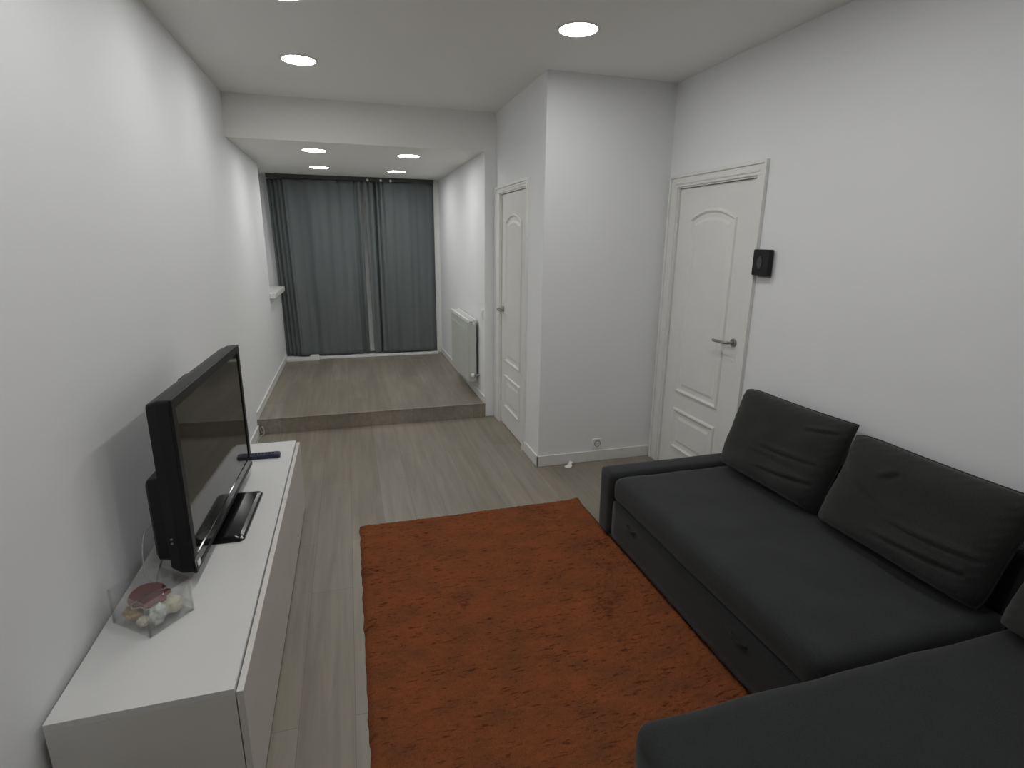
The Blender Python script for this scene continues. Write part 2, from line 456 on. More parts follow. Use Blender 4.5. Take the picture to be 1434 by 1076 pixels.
def door(name, x, y0, y1, h, label, cas, hinge_far, panels, casing_top):
    g = empty(name, (x, (y0 + y1) / 2, 0)); tag(g, label, 'door', kind='structure')
    to3 = lambda u, v, w: Vector((x + 0.012 - w, u, v))
    t = 0.028
    obj('door_frame', boxes((x - 0.004, x + 0.1, y0 - 0.032, y0 - 0.003, 0, h + 0.003), (x - 0.004, x + 0.1, y1 + 0.003, y1 + 0.032, 0, h + 0.003),
                            (x - 0.004, x + 0.1, y0 - 0.032, y1 + 0.032, h + 0.003, h + 0.032)), M['door'], g)
    a, b = y0 - cas[0], y1 + cas[1]
    # casing: flat board with a raised outer bead, header board a little prouder
    bm = boxes((x - 0.014, x, a, y0 - 0.012, 0, h + 0.012), (x - 0.014, x, y1 + 0.012, b, 0, h + 0.012), (x - 0.014, x, a, b, h + 0.012, casing_top))
    box(bm, x - 0.022, x - 0.014, a, a + 0.018, 0, casing_top); box(bm, x - 0.022, x - 0.014, b - 0.018, b, 0, casing_top)
    box(bm, x - 0.022, x - 0.014, a + 0.018, b - 0.018, casing_top - 0.02, casing_top)
    box(bm, x - 0.019, x - 0.014, y0 - 0.03, y1 + 0.03, h + 0.03, h + 0.044)
    obj('casing', bm, M['door'], g, bevel=0.003)
    lf = bx(x + 0.012, x + 0.047, y0, y1, 0.006, h)
    leaf = obj('door_leaf', lf, M['door'], g, bevel=0.002)
    for (p0, p1, v0, v1, rise) in panels:
        bm = bmesh.new()
        moulding(bm, (p0, p1, v0, v1, rise), to3, [(0, 0), (0.006, 0.011), (0.016, 0.013), (0.024, 0.006), (0.030, -0.004 + 0.005), (0.055, 0.001), (0.075, 0.007)])
        obj('panel', bm, M['door'], leaf)
    # handle
    hy = y0 + 0.055 if hinge_far else y1 - 0.055
    hz = 1.075; dr = 1 if hinge_far else -1
    hd = obj('door_handle', cyl(bmesh.new(), (x + 0.013, hy, hz), (x + 0.002, hy, hz), 0.027, 0.025, 32), M['steel'], g, bevel=0.002)
    hd['label'] = 'brushed steel lever handle'
    bm = bmesh.new()
    pts = smooth_path([(x + 0.004, hy, hz), (x - 0.03, hy, hz), (x - 0.046, hy + dr * 0.012, hz), (x - 0.048, hy + dr * 0.05, hz - 0.001), (x - 0.046, hy + dr * 0.13, hz - 0.002)])
    tube(bm, pts, 0.0095, 12); obj('lever', bm, M['steel'], hd, smooth=True)
    obj('keyhole_plate', cyl(bmesh.new(), (x + 0.013, hy, hz - 0.115), (x + 0.009, hy, hz - 0.115), 0.011, 0.010, 20), M['door'], g)
    ye = y1 + 0.004 if hinge_far else y0 - 0.004
    for z in (0.25, 1.06, h - 0.25):
        obj('hinge', cyl(bmesh.new(), (x + 0.004, ye, z - 0.035), (x + 0.004, ye, z + 0.035), 0.0065, n=12), M['door'], g, smooth=False)
    return g

door('door_2', W, *D2, 'white panelled door with arched top panel, half behind the sofa', (0.085, 0.105), True,
     [(2.925, 3.41, 0.61, 1.888, 0.062), (2.925, 3.41, 0.18, 0.49, 0)], 2.122)
door('door_1', XB, *D1, 'white panelled door in the narrow side wall, seen edge-on', (0.062, 0.135), False,
     [(4.22, 4.685, 0.61, 1.885, 0.062), (4.22, 4.685, 0.18, 0.49, 0)], 2.118)

# ------------------------------------------------------------------ curtains and rail
def curtain(name, x0, x1, top_shift, ref, label, grp):
    """cloth sheet: ref(x, z) gives the depth of the folds"""
    bm = bmesh.new()
    nx, nz = int((x1 - x0) / 0.0055), 44
    z0, z1 = HS + 0.046, ZL - 0.053
    vs = []
    for k in range(nz + 1):
        t = k / nz; z = z0 + (z1 - z0) * t; row = []
        for i in range(nx + 1):
            s_ = i / nx
            a = x0 + top_shift[0] * (1 - t); b = x1 + top_shift[1] * (1 - t)
            x = a + (b - a) * s_
            row.append(bm.verts.new((x, ref(x0 + (x1 - x0) * s_, t), z)))
        vs.append(row)
    for k in range(nz):
        for i in range(nx): bm.faces.new((vs[k][i], vs[k][i + 1], vs[k + 1][i + 1], vs[k + 1][i]))
    o = obj(name, bm, M['curtain'], None, smooth=True, origin=((x0 + x1) / 2, YC - 0.1, z0), solid=0.004)
    return tag(o, label, 'curtain', grp)

def g_(x, c, w): return math.exp(-((x - c) / w) ** 2)

def left_folds(x, t):
    y = YC - 0.105
    y += 0.085 * (1 - min(1, max(0, (x + 0.04) / 0.17)) ** 1.2)                    # turns back into the niche
    if x < 0.16: y += 0.016 * math.sin((x + 0.04) * 2 * PI / 0.052 + 0.6 * t)
    y += 0.012 * math.sin(x * 23 + 0.5 * t) * (0.55 + 0.45 * t) + 0.006 * math.sin(x * 51 + 1.2)
    y += 0.02 * g_(x, 0.30, 0.06) * t - 0.012 * g_(x, 0.62, 0.12) + 0.02 * g_(x, 0.79 + 0.03 * (1 - t), 0.016) * (0.3 + 0.7 * t)
    y += 0.03 * g_(x, 0.985, 0.022) - 0.02 * g_(x, 1.03, 0.018)
    y += 0.008 * noise.noise(Vector((x * 6, t * 2.2, 3.0)))
    return y

def right_folds(x, t):
    y = YC - 0.115
    y += 0.085 * g_(x, 1.205 + 0.02 * t, 0.013 + 0.004 * t)                        # deep dark fold
    y += 0.03 * g_(x, 1.145, 0.012) * t + 0.035 * g_(x, 1.275, 0.011) * (0.35 + 0.65 * t) + 0.025 * g_(x, 1.33, 0.012) * t
    y += 0.010 * math.sin(x * 26) * (0.5 + 0.5 * t) + 0.004 * math.sin(x * 61)
    y -= 0.012 * g_(x, 1.62, 0.15)
    y += 0.055 * max(0, (x - 1.9) / 0.12) ** 1.5
    y += 0.008 * noise.noise(Vector((x * 6, t * 2.2, 9.0)))
    return y

curtain('curtain', -0.045, 1.056, (0.055, 0.006), left_folds, 'wide left grey curtain reaching into the wall niche', 'grey curtains on the far window')
curtain('curtain', 1.092, 1.972, (0.030, 0.0), right_folds, 'right grey curtain with tight dark folds at its inner edge', 'grey curtains on the far window')
rl = empty('curtain_rail', (0.98, YC - 0.1, ZL - 0.03))
tag(rl, 'dark slim curtain rail fixed under the lowered ceiling', 'curtain rail')
obj('track', bx(-0.04, 1.972, YC - 0.125, YC - 0.085, ZL - 0.048, ZL), M['darkgrey'], rl, bevel=0.003)
for xg in (1.143, 1.306, 1.425):  # small white balls on stems in front of the track
    bm = bmesh.new()
    bmesh.ops.create_uvsphere(bm, u_segments=16, v_segments=10, radius=0.016)
    bmesh.ops.translate(bm, verts=bm.verts, vec=(xg, YC - 0.137, ZL - 0.036))
    gl = obj('white_ball', bm, M['white'], rl, smooth=True); gl['label'] = 'small white ball'
    obj('stem', cyl(bmesh.new(), (xg, YC - 0.137, ZL - 0.036), (xg, YC - 0.12, ZL - 0.02), 0.004, n=8), M['white'], gl)

# low white block at the foot of the left curtain
o = obj('plinth_block', prism(bmesh.new(), [(0.016, 0), (0.418, 0), (0.418, 0.055), (0.405, 0.068), (0.31, 0.068), (0.285, 0.036), (0.016, 0.032)],
        lambda u, v, w: Vector((u, 7.40 + w, HS + v)), 0, 0.07), M['trim'], origin=(0.22, 7.49, HS), bevel=0.003)
tag(o, 'low white block lying on the floor under the left curtain', 'block')

# ------------------------------------------------------------------ radiator
rd = empty('radiator', (2.0, 5.7, 0.29)); tag(rd, 'white panel radiator hung on the raised-area wall', 'radiator')
ry0, ry1, rz0, rz1 = 5.255, 6.16, 0.285, 0.915
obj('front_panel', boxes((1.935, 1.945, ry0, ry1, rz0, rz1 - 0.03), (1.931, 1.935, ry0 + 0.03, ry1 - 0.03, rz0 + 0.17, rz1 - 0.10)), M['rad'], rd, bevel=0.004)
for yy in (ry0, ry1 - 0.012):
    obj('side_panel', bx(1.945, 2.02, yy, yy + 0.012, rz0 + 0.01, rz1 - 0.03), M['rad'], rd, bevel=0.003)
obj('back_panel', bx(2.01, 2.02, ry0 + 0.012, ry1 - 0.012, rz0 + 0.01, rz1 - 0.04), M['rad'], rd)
bm = bx(1.928, 1.95, ry0 - 0.004, ry1 + 0.004, rz1 - 0.03, rz1)
box(bm, 2.005, 2.022, ry0 - 0.004, ry1 + 0.004, rz1 - 0.03, rz1)
for k in range(24):
    yy = ry0 + (ry1 - ry0) * k / 23 - 0.004
    box(bm, 1.95, 2.005, yy, yy + 0.012, rz1 - 0.02, rz1 - 0.004)
obj('top_grille', bm, M['radtop'], rd, bevel=0.002)
vb = cyl(bmesh.new(), (1.985, ry0 - 0.045, 0.365), (1.985, ry0 + 0.002, 0.365), 0.012, n=16)
cyl(vb, (1.985, ry0 - 0.045, 0.365), (2.04, ry0 - 0.045, 0.365), 0.010, n=16)
obj('valve', vb, M['steel'], rd)
obj('valve_knob', cyl(bmesh.new(), (1.955, ry0 - 0.045, 0.365), (1.983, ry0 - 0.045, 0.365), 0.018, 0.020, 20), M['white'], rd, bevel=0.003)
vb = cyl(bmesh.new(), (1.99, ry0 - 0.022, 0.88), (1.99, ry0 + 0.002, 0.88), 0.011, n=16)
obj('bleed_plug', vb, M['white'], rd)
for yy in (ry0 + 0.12, ry1 - 0.14):
    obj('bracket', boxes((2.02, XA - 0.0005, yy, yy + 0.02, rz0 + 0.05, rz1 - 0.08)), M['darkgrey'], rd)

# ------------------------------------------------------------------ small wall fittings
sw = empty('light_switch', (XA, 5.09, 0.985)); tag(sw, 'white light switch on the wall end beside the radiator', 'light switch')
obj('plate', bx(XA - 0.009, XA, 5.05, 5.13, 0.945, 1.03), M['white'], sw, bevel=0.003)
obj('rocker', bx(XA - 0.014, XA - 0.009, 5.066, 5.114, 0.96, 1.015), M['white'], sw, bevel=0.002)

so = empty('wall_socket', (2.632, YB, 0.142)); tag(so, 'white wall socket low on the wall between the doors', 'socket')
obj('plate', prism(bmesh.new(), round_rect(2.592, 2.672, 0.102, 0.182, 0.008), lambda u, v, w: Vector((u, YB - w, v)), 0, 0.008), M['wall'], so, bevel=0.002)
bm = bmesh.new(); n = 28
prev = None
for r_, w_ in ((0.026, 0.0085), (0.024, 0.0105), (0.021, 0.0105), (0.0195, 0.004)):
    ring = [bm.verts.new((2.632 + r_ * math.cos(2 * PI * k / n), YB - w_, 0.142 + r_ * math.sin(2 * PI * k / n))) for k in range(n)]
    if prev: [bm.faces.new((prev[k], prev[(k + 1) % n], ring[(k + 1) % n], ring[k])) for k in range(n)]
    prev = ring
bm.faces.new(prev)
obj('socket_well', bm, M['plug'], so)
for dx in (-0.0095, 0.0095):
    obj('hole', cyl(bmesh.new(), (2.632 + dx, YB - 0.0035, 0.142), (2.632 + dx, YB - 0.0095, 0.142), 0.0028, n=10), M['blackp'], so)

th = empty('thermostat', (W, 2.628, 1.565)); tag(th, 'black wall thermostat beside the door casing', 'thermostat')
T3 = lambda u, v, w: Vector((W - w, u, v))
obj('wall_plate', prism(bmesh.new(), round_rect(2.572, 2.672, 1.487, 1.63, 0.006), T3, 0, 0.010), M['plug'], th, bevel=0.002)
obj('housing', prism(bmesh.new(), round_rect(2.562, 2.69, 1.497, 1.64, 0.007), T3, 0.010, 0.040), M['blackp'], th, bevel=0.004)
obj('display', prism(bmesh.new(), [(2.632 + 0.020 * math.cos(2 * PI * k / 28), 1.568 + 0.034 * math.sin(2 * PI * k / 28)) for k in range(28)], T3, 0.040, 0.0425), M['darkgrey'], th, bevel=0.001)

# ------------------------------------------------------------------ ceiling downlights
def downlight(x, y, z, label):
    g = empty('downlight', (x, y, z)); tag(g, label, 'ceiling light', 'round LED downlights')
    n = 48; bm = bmesh.new(); prev = None
    prof = [(0.112, 0.0), (0.111, -0.004), (0.104, -0.008), (0.098, -0.007), (0.097, -0.0005)]
    for r_, dz in prof:
        ring = [bm.verts.new((r_ * math.cos(2 * PI * k / n), r_ * math.sin(2 * PI * k / n), dz)) for k in range(n)]
        if prev: [bm.faces.new((prev[k], prev[(k + 1) % n], ring[(k + 1) % n], ring[k])) for k in range(n)]
        prev = ring
    obj('trim_ring', bm, M['trim'], g, smooth=True, local=True)
    bm = bmesh.new()
    cyl(bm, (0, 0, -0.0006), (0, 0, -0.0055), 0.0968, 0.0962, 48)
    obj('diffuser', bm, M['lamp'], g, local=True)

downlight(0.632, 3.98, H, 'lit downlight on the high ceiling nearest the beam')
downlight(0.632, 2.962, H, 'lit downlight cut by the top edge on the left')
downlight(2.058, 2.98, H, 'lit downlight on the high ceiling in front of the boxed wall')
downlight(0.622, 5.435, ZL, 'lit front left downlight under the lowered ceiling')
downlight(1.441, 5.485, ZL, 'lit front right downlight under the lowered ceiling')
downlight(0.61, 6.69, ZL, 'lit rear left downlight under the lowered ceiling near the curtain')
downlight(1.438, 6.77, ZL, 'lit rear right downlight under the lowered ceiling near the curtain')
for x, y, l in ((0.632, 1.90, 'lit downlight on the ceiling above the television bench'), (2.058, 1.95, 'lit downlight on the ceiling above the sofa'),
                (0.632, 0.87, 'lit downlight on the ceiling near the viewer at left'), (2.058, 0.92, 'lit downlight on the ceiling near the viewer at right')):
    downlight(x, y, H, l)

# ------------------------------------------------------------------ TV bench
bn = empty('tv_bench', (0.25, 2.445, 0)); tag(bn, 'long low white television bench against the left wall', 'tv bench')
by0, by1, bz = 1.43, 3.46, 0.455
obj('top_panel', bx(0.018, 0.468, by0, by1, bz - 0.022, bz), M['benchtop'], bn, bevel=0.0015)
obj('side_panel', bx(0.018, 0.4685, by0, by0 + 0.02, 0.0, bz - 0.022), M['bench'], bn, bevel=0.0015)
obj('side_panel', bx(0.018, 0.452, by1 - 0.02, by1, 0.0, bz - 0.022), M['bench'], bn, bevel=0.0015)
obj('bottom_panel', bx(0.018, 0.452, by0 + 0.02, by1 - 0.02, 0.06, 0.08), M['bench'], bn)
obj('plinth', bx(0.42, 0.436, by0 + 0.02, by1 - 0.02, 0.0, 0.06), M['bench'], bn)
obj('back_panel', bx(0.018, 0.024, by0 + 0.02, by1 - 0.02, 0.08, bz - 0.022), M['bench'], bn)
obj('divider', bx(0.03, 0.45, 2.64, 2.66, 0.08, bz - 0.022), M['bench'], bn)
for a, b in ((by0 + 0.001, 2.648), (2.653, by1 - 0.001)):
    fl = obj('flap_door', bx(0.4705, 0.490, a, b, 0.014, bz - 0.012), M['bench'], bn, bevel=0.0025)
    obj('hinge_strip', bx(0.453, 0.4705, a + 0.1, b - 0.1, 0.09, 0.12), M['steel'], fl)

# ------------------------------------------------------------------ television
tv = empty('television', (0.268, 2.497, bz), math.radians(-1.9)); tag(tv, 'black flat television on a foot on the white bench', 'television')
L3 = lambda u, v, w: Vector((w, u, v))          # u along the set, v up, w towards the room
hw = 0.51; v0, v1 = 0.046, 0.695
def lb(name, bm, mat, parent=tv, **kw): return obj(name, bm, mat, parent, local=True, **kw)
# housing tapering to the back
bm = bmesh.new()
rings = []
for w, du, dv0, dv1 in ((-0.006, 0, 0, 0), (-0.045, 0.002, 0.002, 0.002), (-0.078, 0.012, 0.02, 0.016), (-0.084, 0.03, 0.035, 0.035)):
    rings.append([bm.verts.new(L3(u, v, w)) for u, v in round_rect(-hw + du, hw - du, v0 + dv0, v1 - dv1, 0.012)])
for A, B in zip(rings, rings[1:]):
    for k in range(len(A)): bm.faces.new((A[k], A[(k + 1) % len(A)], B[(k + 1) % len(A)], B[k]))
bm.faces.new(rings[0]); bm.faces.new(rings[-1])
lb('housing', bm, M['blackp'])
# bulge on the back for the electronics
bm = bmesh.new(); rings = []
for w, d in ((-0.08, 0.0), (-0.118, 0.004), (-0.128, 0.016)):
    rings.append([bm.verts.new(L3(u, v, w)) for u, v in round_rect(-0.485 + d, 0.42 - d, 0.09 + d, 0.41 - d, 0.015)])
for A, B in zip(rings, rings[1:]):
    for k in range(len(A)): bm.faces.new((A[k], A[(k + 1) % len(A)], B[(k + 1) % len(A)], B[k]))
bm.faces.new(rings[0]); bm.faces.new(rings[-1])
lb('back_cover', bm, M['blackp'])
lb('top_catch', bx(-0.092, -0.076, -0.12, -0.02, v1 - 0.06, v1 - 0.02), M['blackp'], bevel=0.003)
# bezel (four sides), speaker bar below
ob, ib = 0.0, 0.036
bm = bmesh.new()
box(bm, -0.006, 0.004, -hw, hw, v1 - 0.036, v1); box(bm, -0.006, 0.004, -hw, -hw + ib, v0 + 0.055, v1 - 0.036)
box(bm, -0.006, 0.004, hw - ib, hw, v0 + 0.055, v1 - 0.036)
box(bm, -0.006, 0.0055, -hw, hw, v0, v0 + 0.018)
lb('bezel', bm, M['blackp'], bevel=0.002)
lb('speaker_bar', boxes((-0.006, 0.003, -hw, hw, v0 + 0.018, v0 + 0.055)), M['screen'], bevel=0.001)
lb('screen', bx(-0.004, -0.0005, -hw + ib, hw - ib, v0 + 0.055, v1 - 0.036), M['screen'])
c = lb('glint', bx(0.003, 0.006, -hw + 0.02, -hw + 0.05, v0 + 0.012, v0 + 0.034), M['white'], bevel=0.001); c['label'] = 'small painted white badge in the lower corner'  # a glint on the bezel, put in as a small white block
for k in range(2):
    lb('side_port', bx(-0.064, -0.057, -hw - 0.0008, -hw + 0.002, 0.17 + k * 0.016, 0.176 + k * 0.016), M['plug'])
# foot
bm = bmesh.new(); rings = []
for d, z in ((0.0, 0.0), (0.0, 0.008), (0.006, 0.015), (0.02, 0.019)):
    rings.append([bm.verts.new((w, u, z + 0.0005)) for u, w in round_rect(-0.232 + d, 0.232 - d, -0.13 + d, 0.102 - d, 0.025)])
for A, B in zip(rings, rings[1:]):
    for k in range(len(A)): bm.faces.new((A[k], A[(k + 1) % len(A)], B[(k + 1) % len(A)], B[k]))
bm.faces.new(rings[0]); bm.faces.new(rings[-1])
ft = lb('stand_foot', bm, M['blackg'], smooth=False)
obj('foot_badge', bx(0.088, 0.094, -0.226, -0.21, 0.012, 0.0165), M['white'], ft, local=True)
lb('stand_neck', prism(bmesh.new(), round_rect(-0.10, 0.10, 0.016, 0.12, 0.012), L3, -0.075, -0.025), M['blackp'], bevel=0.004)

# cable looping down behind the set
bm = bmesh.new()
tube(bm, smooth_path([(0.104, 2.09, 0.66), (0.093, 2.05, 0.655), (0.088, 2.02, 0.61), (0.090, 2.0, 0.54), (0.102, 2.0, 0.485), (0.11, 2.02, 0.4605), (0.085, 2.15, 0.4595), (0.05, 2.5, 0.4595)]), 0.0025, 8)
tag(obj('power_cable', bm, M['wire'], origin=(0.06, 2.1, bz), smooth=True), 'thin pale cable looping behind the television', 'cable')

# remote control lying behind the far corner of the set
rc = empty('remote_control', (0.30, 3.21, bz), math.radians(-1)); tag(rc, 'dark navy remote control on the far end of the bench', 'remote control')
bm = bmesh.new(); rings = []
for d, z in ((0.003, 0.0005), (0.0, 0.006), (0.001, 0.021), (0.007, 0.026)):
    rings.append([bm.verts.new((u, w, z)) for u, w in round_rect(-0.10 + d, 0.105 - d, -0.027 + d, 0.027 - d, 0.012)])
for A, B in zip(rings, rings[1:]):
    for k in range(len(A)): bm.faces.new((A[k], A[(k + 1) % len(A)], B[(k + 1) % len(A)], B[k]))
bm.faces.new(rings[0]); bm.faces.new(rings[-1])
lb('body', bm, M['navy'], rc)
bm = bmesh.new()
for i in range(9):
    for j in range(3): box(bm, -0.082 + i * 0.018, -0.072 + i * 0.018, -0.0125 + j * 0.009, -0.0065 + j * 0.009, 0.026, 0.0275)
lb('keypad', bm, M['blackp'], rc)
lb('end_cap', bx(0.088, 0.1015, -0.012, 0.012, 0.0255, 0.0275), M['darkgrey'], rc, bevel=0.001)

# ------------------------------------------------------------------ clear plastic box with its contents
F = Vector((0.180, 1.716, bz)); RR = Vector((0.277, 1.835, bz))
ex = (RR - F); lx = ex.length; ex.normalize(); ey = Vector((-ex.y, ex.x, 0)); ly = 0.182
ang = math.atan2(ex.y, ex.x)
cb = empty('storage_box', F + Vector((0, 0, 0.0005)), ang); tag(cb, 'small clear plastic box of sweets at the near end of the bench', 'box')
hb = 0.122; tw = 0.003
lb('wall_panel', boxes((0, lx, 0, tw, 0, hb), (0, lx, ly - tw, ly, 0, hb), (0, tw, tw, ly - tw, 0, hb), (lx - tw, lx, tw, ly - tw, 0, hb)), M['clear'], cb, bevel=0.001)
lb('base_panel', bx(tw, lx - tw, tw, ly - tw, 0, 0.004), M['clear'], cb)
lb('lid', prism(bmesh.new(), round_rect(-0.002, lx + 0.002, -0.002, ly + 0.002, 0.015), lambda u, v, w: Vector((u, v, hb + 0.0005 + w)), 0, 0.003), M['clear'], cb)
for cxx, cyy in ((0.004, 0.004), (lx - 0.004, 0.004), (0.004, ly - 0.004)):
    lb('corner_bead', cyl(bmesh.new(), (cxx, cyy, 0.0), (cxx, cyy, hb), 0.004, n=10), M['clear'], cb)

def in_box(u, v, z): return F + ex * u + ey * v + Vector((0, 0, z))

def blob(name, u, v, z, size, rz, mat, label, cat, seed, grp=None, amp=0.25):
    bm = bmesh.new()
    bmesh.ops.create_icosphere(bm, subdivisions=4, radius=1.0)
    for q in bm.verts:
        d = q.co.normalized()
        q.co = d * (1 + amp * noise.noise(d * 1.9 + Vector((seed, 0, 0))) + amp * 0.5 * noise.noise(d * 5 + Vector((0, seed, 0))))
        q.co = Vector((q.co.x * size[0], q.co.y * size[1], q.co.z * size[2]))
    zmin = min(q.co.z for q in bm.verts)
    for q in bm.verts: q.co.z -= zmin
    o = obj(name, bm, mat, None, local=True, smooth=True)
    o.location = in_box(u, v, z); o.rotation_euler = (0, 0, ang + rz)
    return tag(o, label, cat, grp)

def leaf_packet(name, u, v, z, rz, w, d, rise, mat, edge, label, scallop=0.0, tilt=0.0):
    """a half-round folded packet: curved sheet with thickness and a pale rim"""
    g = empty(name, in_box(u, v, z), ang + rz); tag(g, label, 'packet'); g.rotation_euler = (tilt, 0, ang + rz)
    def sheet(scale, lift, th, ragged):
        bm = bmesh.new(); n = 30; m = 8; top = []
        for i in range(n + 1):
            a = PI * i / n; row = []
            R = 1 + ragged * math.sin(a * 7)
            for j in range(m + 1):
                t = j / m
                x = -math.cos(a) * w * scale * R * t; y = math.sin(a) * d * scale * R * t
                zz = rise * (1 - (x / w) ** 2) * (0.35 + 0.65 * (1 - t)) + lift + 0.002 * noise.noise(Vector((x * 60, y * 60, 1)))
                row.append((x, y, zz))
            top.append(row)
        A = [[bm.verts.new(p) for p in r] for r in top]
        B = [[bm.verts.new((p[0], p[1], p[2] - th)) for p in r] for r in top]
        for i in range(n):
            for j in range(m):
                bm.faces.new((A[i][j], A[i + 1][j], A[i + 1][j + 1], A[i][j + 1])); bm.faces.new((B[i][j], B[i][j + 1], B[i + 1][j + 1], B[i + 1][j]))
            bm.faces.new((A[i][m], A[i + 1][m], B[i + 1][m], B[i][m]))
        bmesh.ops.remove_doubles(bm, verts=bm.verts, dist=1e-6)
        return bm
    obj('cover', sheet(1.0, 0.0, 0.004, scallop), mat, g, local=True, smooth=True)
    r_ = obj('rim', sheet(1.06, -0.004, 0.003, scallop), edge, g, local=True, smooth=True); r_['label'] = 'pale rim'
    return g

blob('sweet', 0.035, 0.125, 0.006, (0.028, 0.026, 0.024), 0.3, M['tan'], 'tan wrapped sweet in the left corner of the clear box', 'sweet', 3, 'wrapped sweets in the clear box')
blob('sweet', 0.030, 0.070, 0.006, (0.024, 0.018, 0.014), 1.0, M['cream'], 'small cream wrapped sweet at the front of the clear box', 'sweet', 8, 'wrapped sweets in the clear box')
blob('sweet', 0.112, 0.045, 0.006, (0.034, 0.026, 0.026), 0.2, M['cream'], 'large cream wrapped sweet at the right side of the clear box', 'sweet', 12, 'wrapped sweets in the clear box')
blob('crumpled_wrapper', 0.055, 0.034, 0.006, (0.030, 0.022, 0.028), 0.5, M['pale'], 'pale crumpled wrapper in the front corner of the clear box', 'wrapper', 21, amp=0.4)
blob('crumpled_wrapper', 0.108, 0.128, 0.006, (0.034, 0.036, 0.026), 0.1, M['pale'], 'pale crumpled wrapper at the back of the clear box', 'wrapper', 33, amp=0.35)
leaf_packet('red_packet', 0.078, 0.108, 0.074, -0.12, 0.058, 0.046, 0.010, M['red'], M['cream'], 'dark red half-round packet in the clear box', 0.0, 0.42)
leaf_packet('mauve_packet', 0.084, 0.104, 0.070, PI - 0.25, 0.054, 0.046, 0.010, M['mauve'], M['cream'], 'ragged mauve red packet beside the dark red one', 0.10, -0.30)

# ------------------------------------------------------------------ rug
def rug():
    bm = bmesh.new()
    x0, x1, y0, y1 = 0.816, 2.225, 1.09, 3.095
    nx, ny = 230, 330
    vs = []
    for j in range(ny + 1):
        row = []
        for i in range(nx + 1):
            s_, t = i / nx, j / ny
            x = x0 + (x1 - x0) * s_; y = y0 + (y1 - y0) * t
            e = min(min(s_, 1 - s_) * nx, min(t, 1 - t) * ny)
            # uneven outline
            if i in (0, nx): x += 0.006 * noise.noise(Vector((y * 14, i, 0)))
            if j in (0, ny): y += 0.008 * noise.noise(Vector((x * 12, j, 5)))
            p = Vector((x, y, 0))
            h = 0.017 + 0.0055 * noise.noise(Vector((x * 38, y * 62, 0))) + 0.0045 * noise.noise(Vector((x * 90, y * 120, 7))) + 0.004 * noise.noise(p * 7)
            h *= min(1, 0.15 + e / 4)
            # the far right corner curls up a little
            h += 0.012 * max(0, 1 - math.hypot(x - x1 + 0.02, y - y1) / 0.08) ** 1.2
            row.append(bm.verts.new((x, y, max(0.002, h))))
        vs.append(row)
    for j in range(ny):
        for i in range(nx): bm.faces.new((vs[j][i], vs[j][i + 1], vs[j + 1][i + 1], vs[j + 1][i]))
    # underside and edge
    ring = [vs[0][i] for i in range(nx)] + [vs[j][nx] for j in range(ny)] + [vs[ny][i] for i in range(nx, 0, -1)] + [vs[j][0] for j in range(ny, 0, -1)]
    low = [bm.verts.new((v.co.x, v.co.y, 0.0005 if v.co.z < 0.012 else v.co.z - 0.011)) for v in ring]
    for k in range(len(ring)):
        q = (k + 1) % len(ring); bm.faces.new((ring[q], ring[k], low[k], low[q]))
    bm.faces.new(low)
    o = obj('rug', bm, M['rug'], origin=(1.51, 2.09, 0), smooth=True)
    return tag(o, 'rectangular burnt orange wool rug on the laminate floor', 'rug')
rug()

# ------------------------------------------------------------------ corner sofa
sf = empty('corner_sofa', (2.6, 1.6, 0)); tag(sf, 'charcoal fabric corner sofa with chaise along the right wall', 'sofa')
SZ = 0.41
XF = 2.19          # front of the seat
def so_(name, bm, mat=M['sofa'], **kw): return obj(name, bm, mat, sf, smooth=True, **kw)
so_('armrest', soft_box(XF - 0.008, 3.085, 2.565, 2.70, 0.035, SZ + 0.005, 0.018, 0.03, 0.003, 4))
so_('backrest', soft_box(3.03, 3.085, 0.30, 2.565, 0.035, 0.64, 0.02, 0.05, 0.003, 4))
so_('seat_mattress', soft_box(XF, 3.03, 1.10, 2.558, 0.262, SZ - 0.004, 0.045, 0.03, 0.005, 5, 0.006, 3))
so_('pull_out_front', soft_box(XF + 0.006, 3.02, 1.10, 2.556, 0.035, 0.262, 0.012, 0.05, 0.003, 4, 0, 8))
so_('chaise_mattress', soft_box(1.515, 3.03, 0.32, 1.085, 0.235, SZ, 0.05, 0.03, 0.005, 5, 0.006, 5))
so_('chaise_base', soft_box(1.523, 3.02, 0.33, 1.080, 0.035, 0.24, 0.02, 0.05, 0.003, 4, 0, 12))
for yy in (2.325, 1.47):
    bm = bmesh.new()
    for zz in (0.205,):
        pts = smooth_path([(XF + 0.008, yy + 0.045, zz), (XF - 0.006, yy + 0.03, zz - 0.004), (XF - 0.010, yy, zz - 0.006), (XF - 0.006, yy - 0.03, zz - 0.004), (XF + 0.008, yy - 0.045, zz)])
        tube(bm, pts, 0.006, 8)
    p = obj('pull_loop', bm, M['sofadark'], sf, smooth=True); p['label'] = 'dark fabric pull loop'
for x, y in ((2.30, 2.63), (3.0, 2.63), (1.60, 0.42), (3.0, 0.42)):
    obj('foot', cyl(bmesh.new(), (x, y, 0.0), (x, y, 0.037), 0.022, 0.025, 20), M['blackp'], sf)

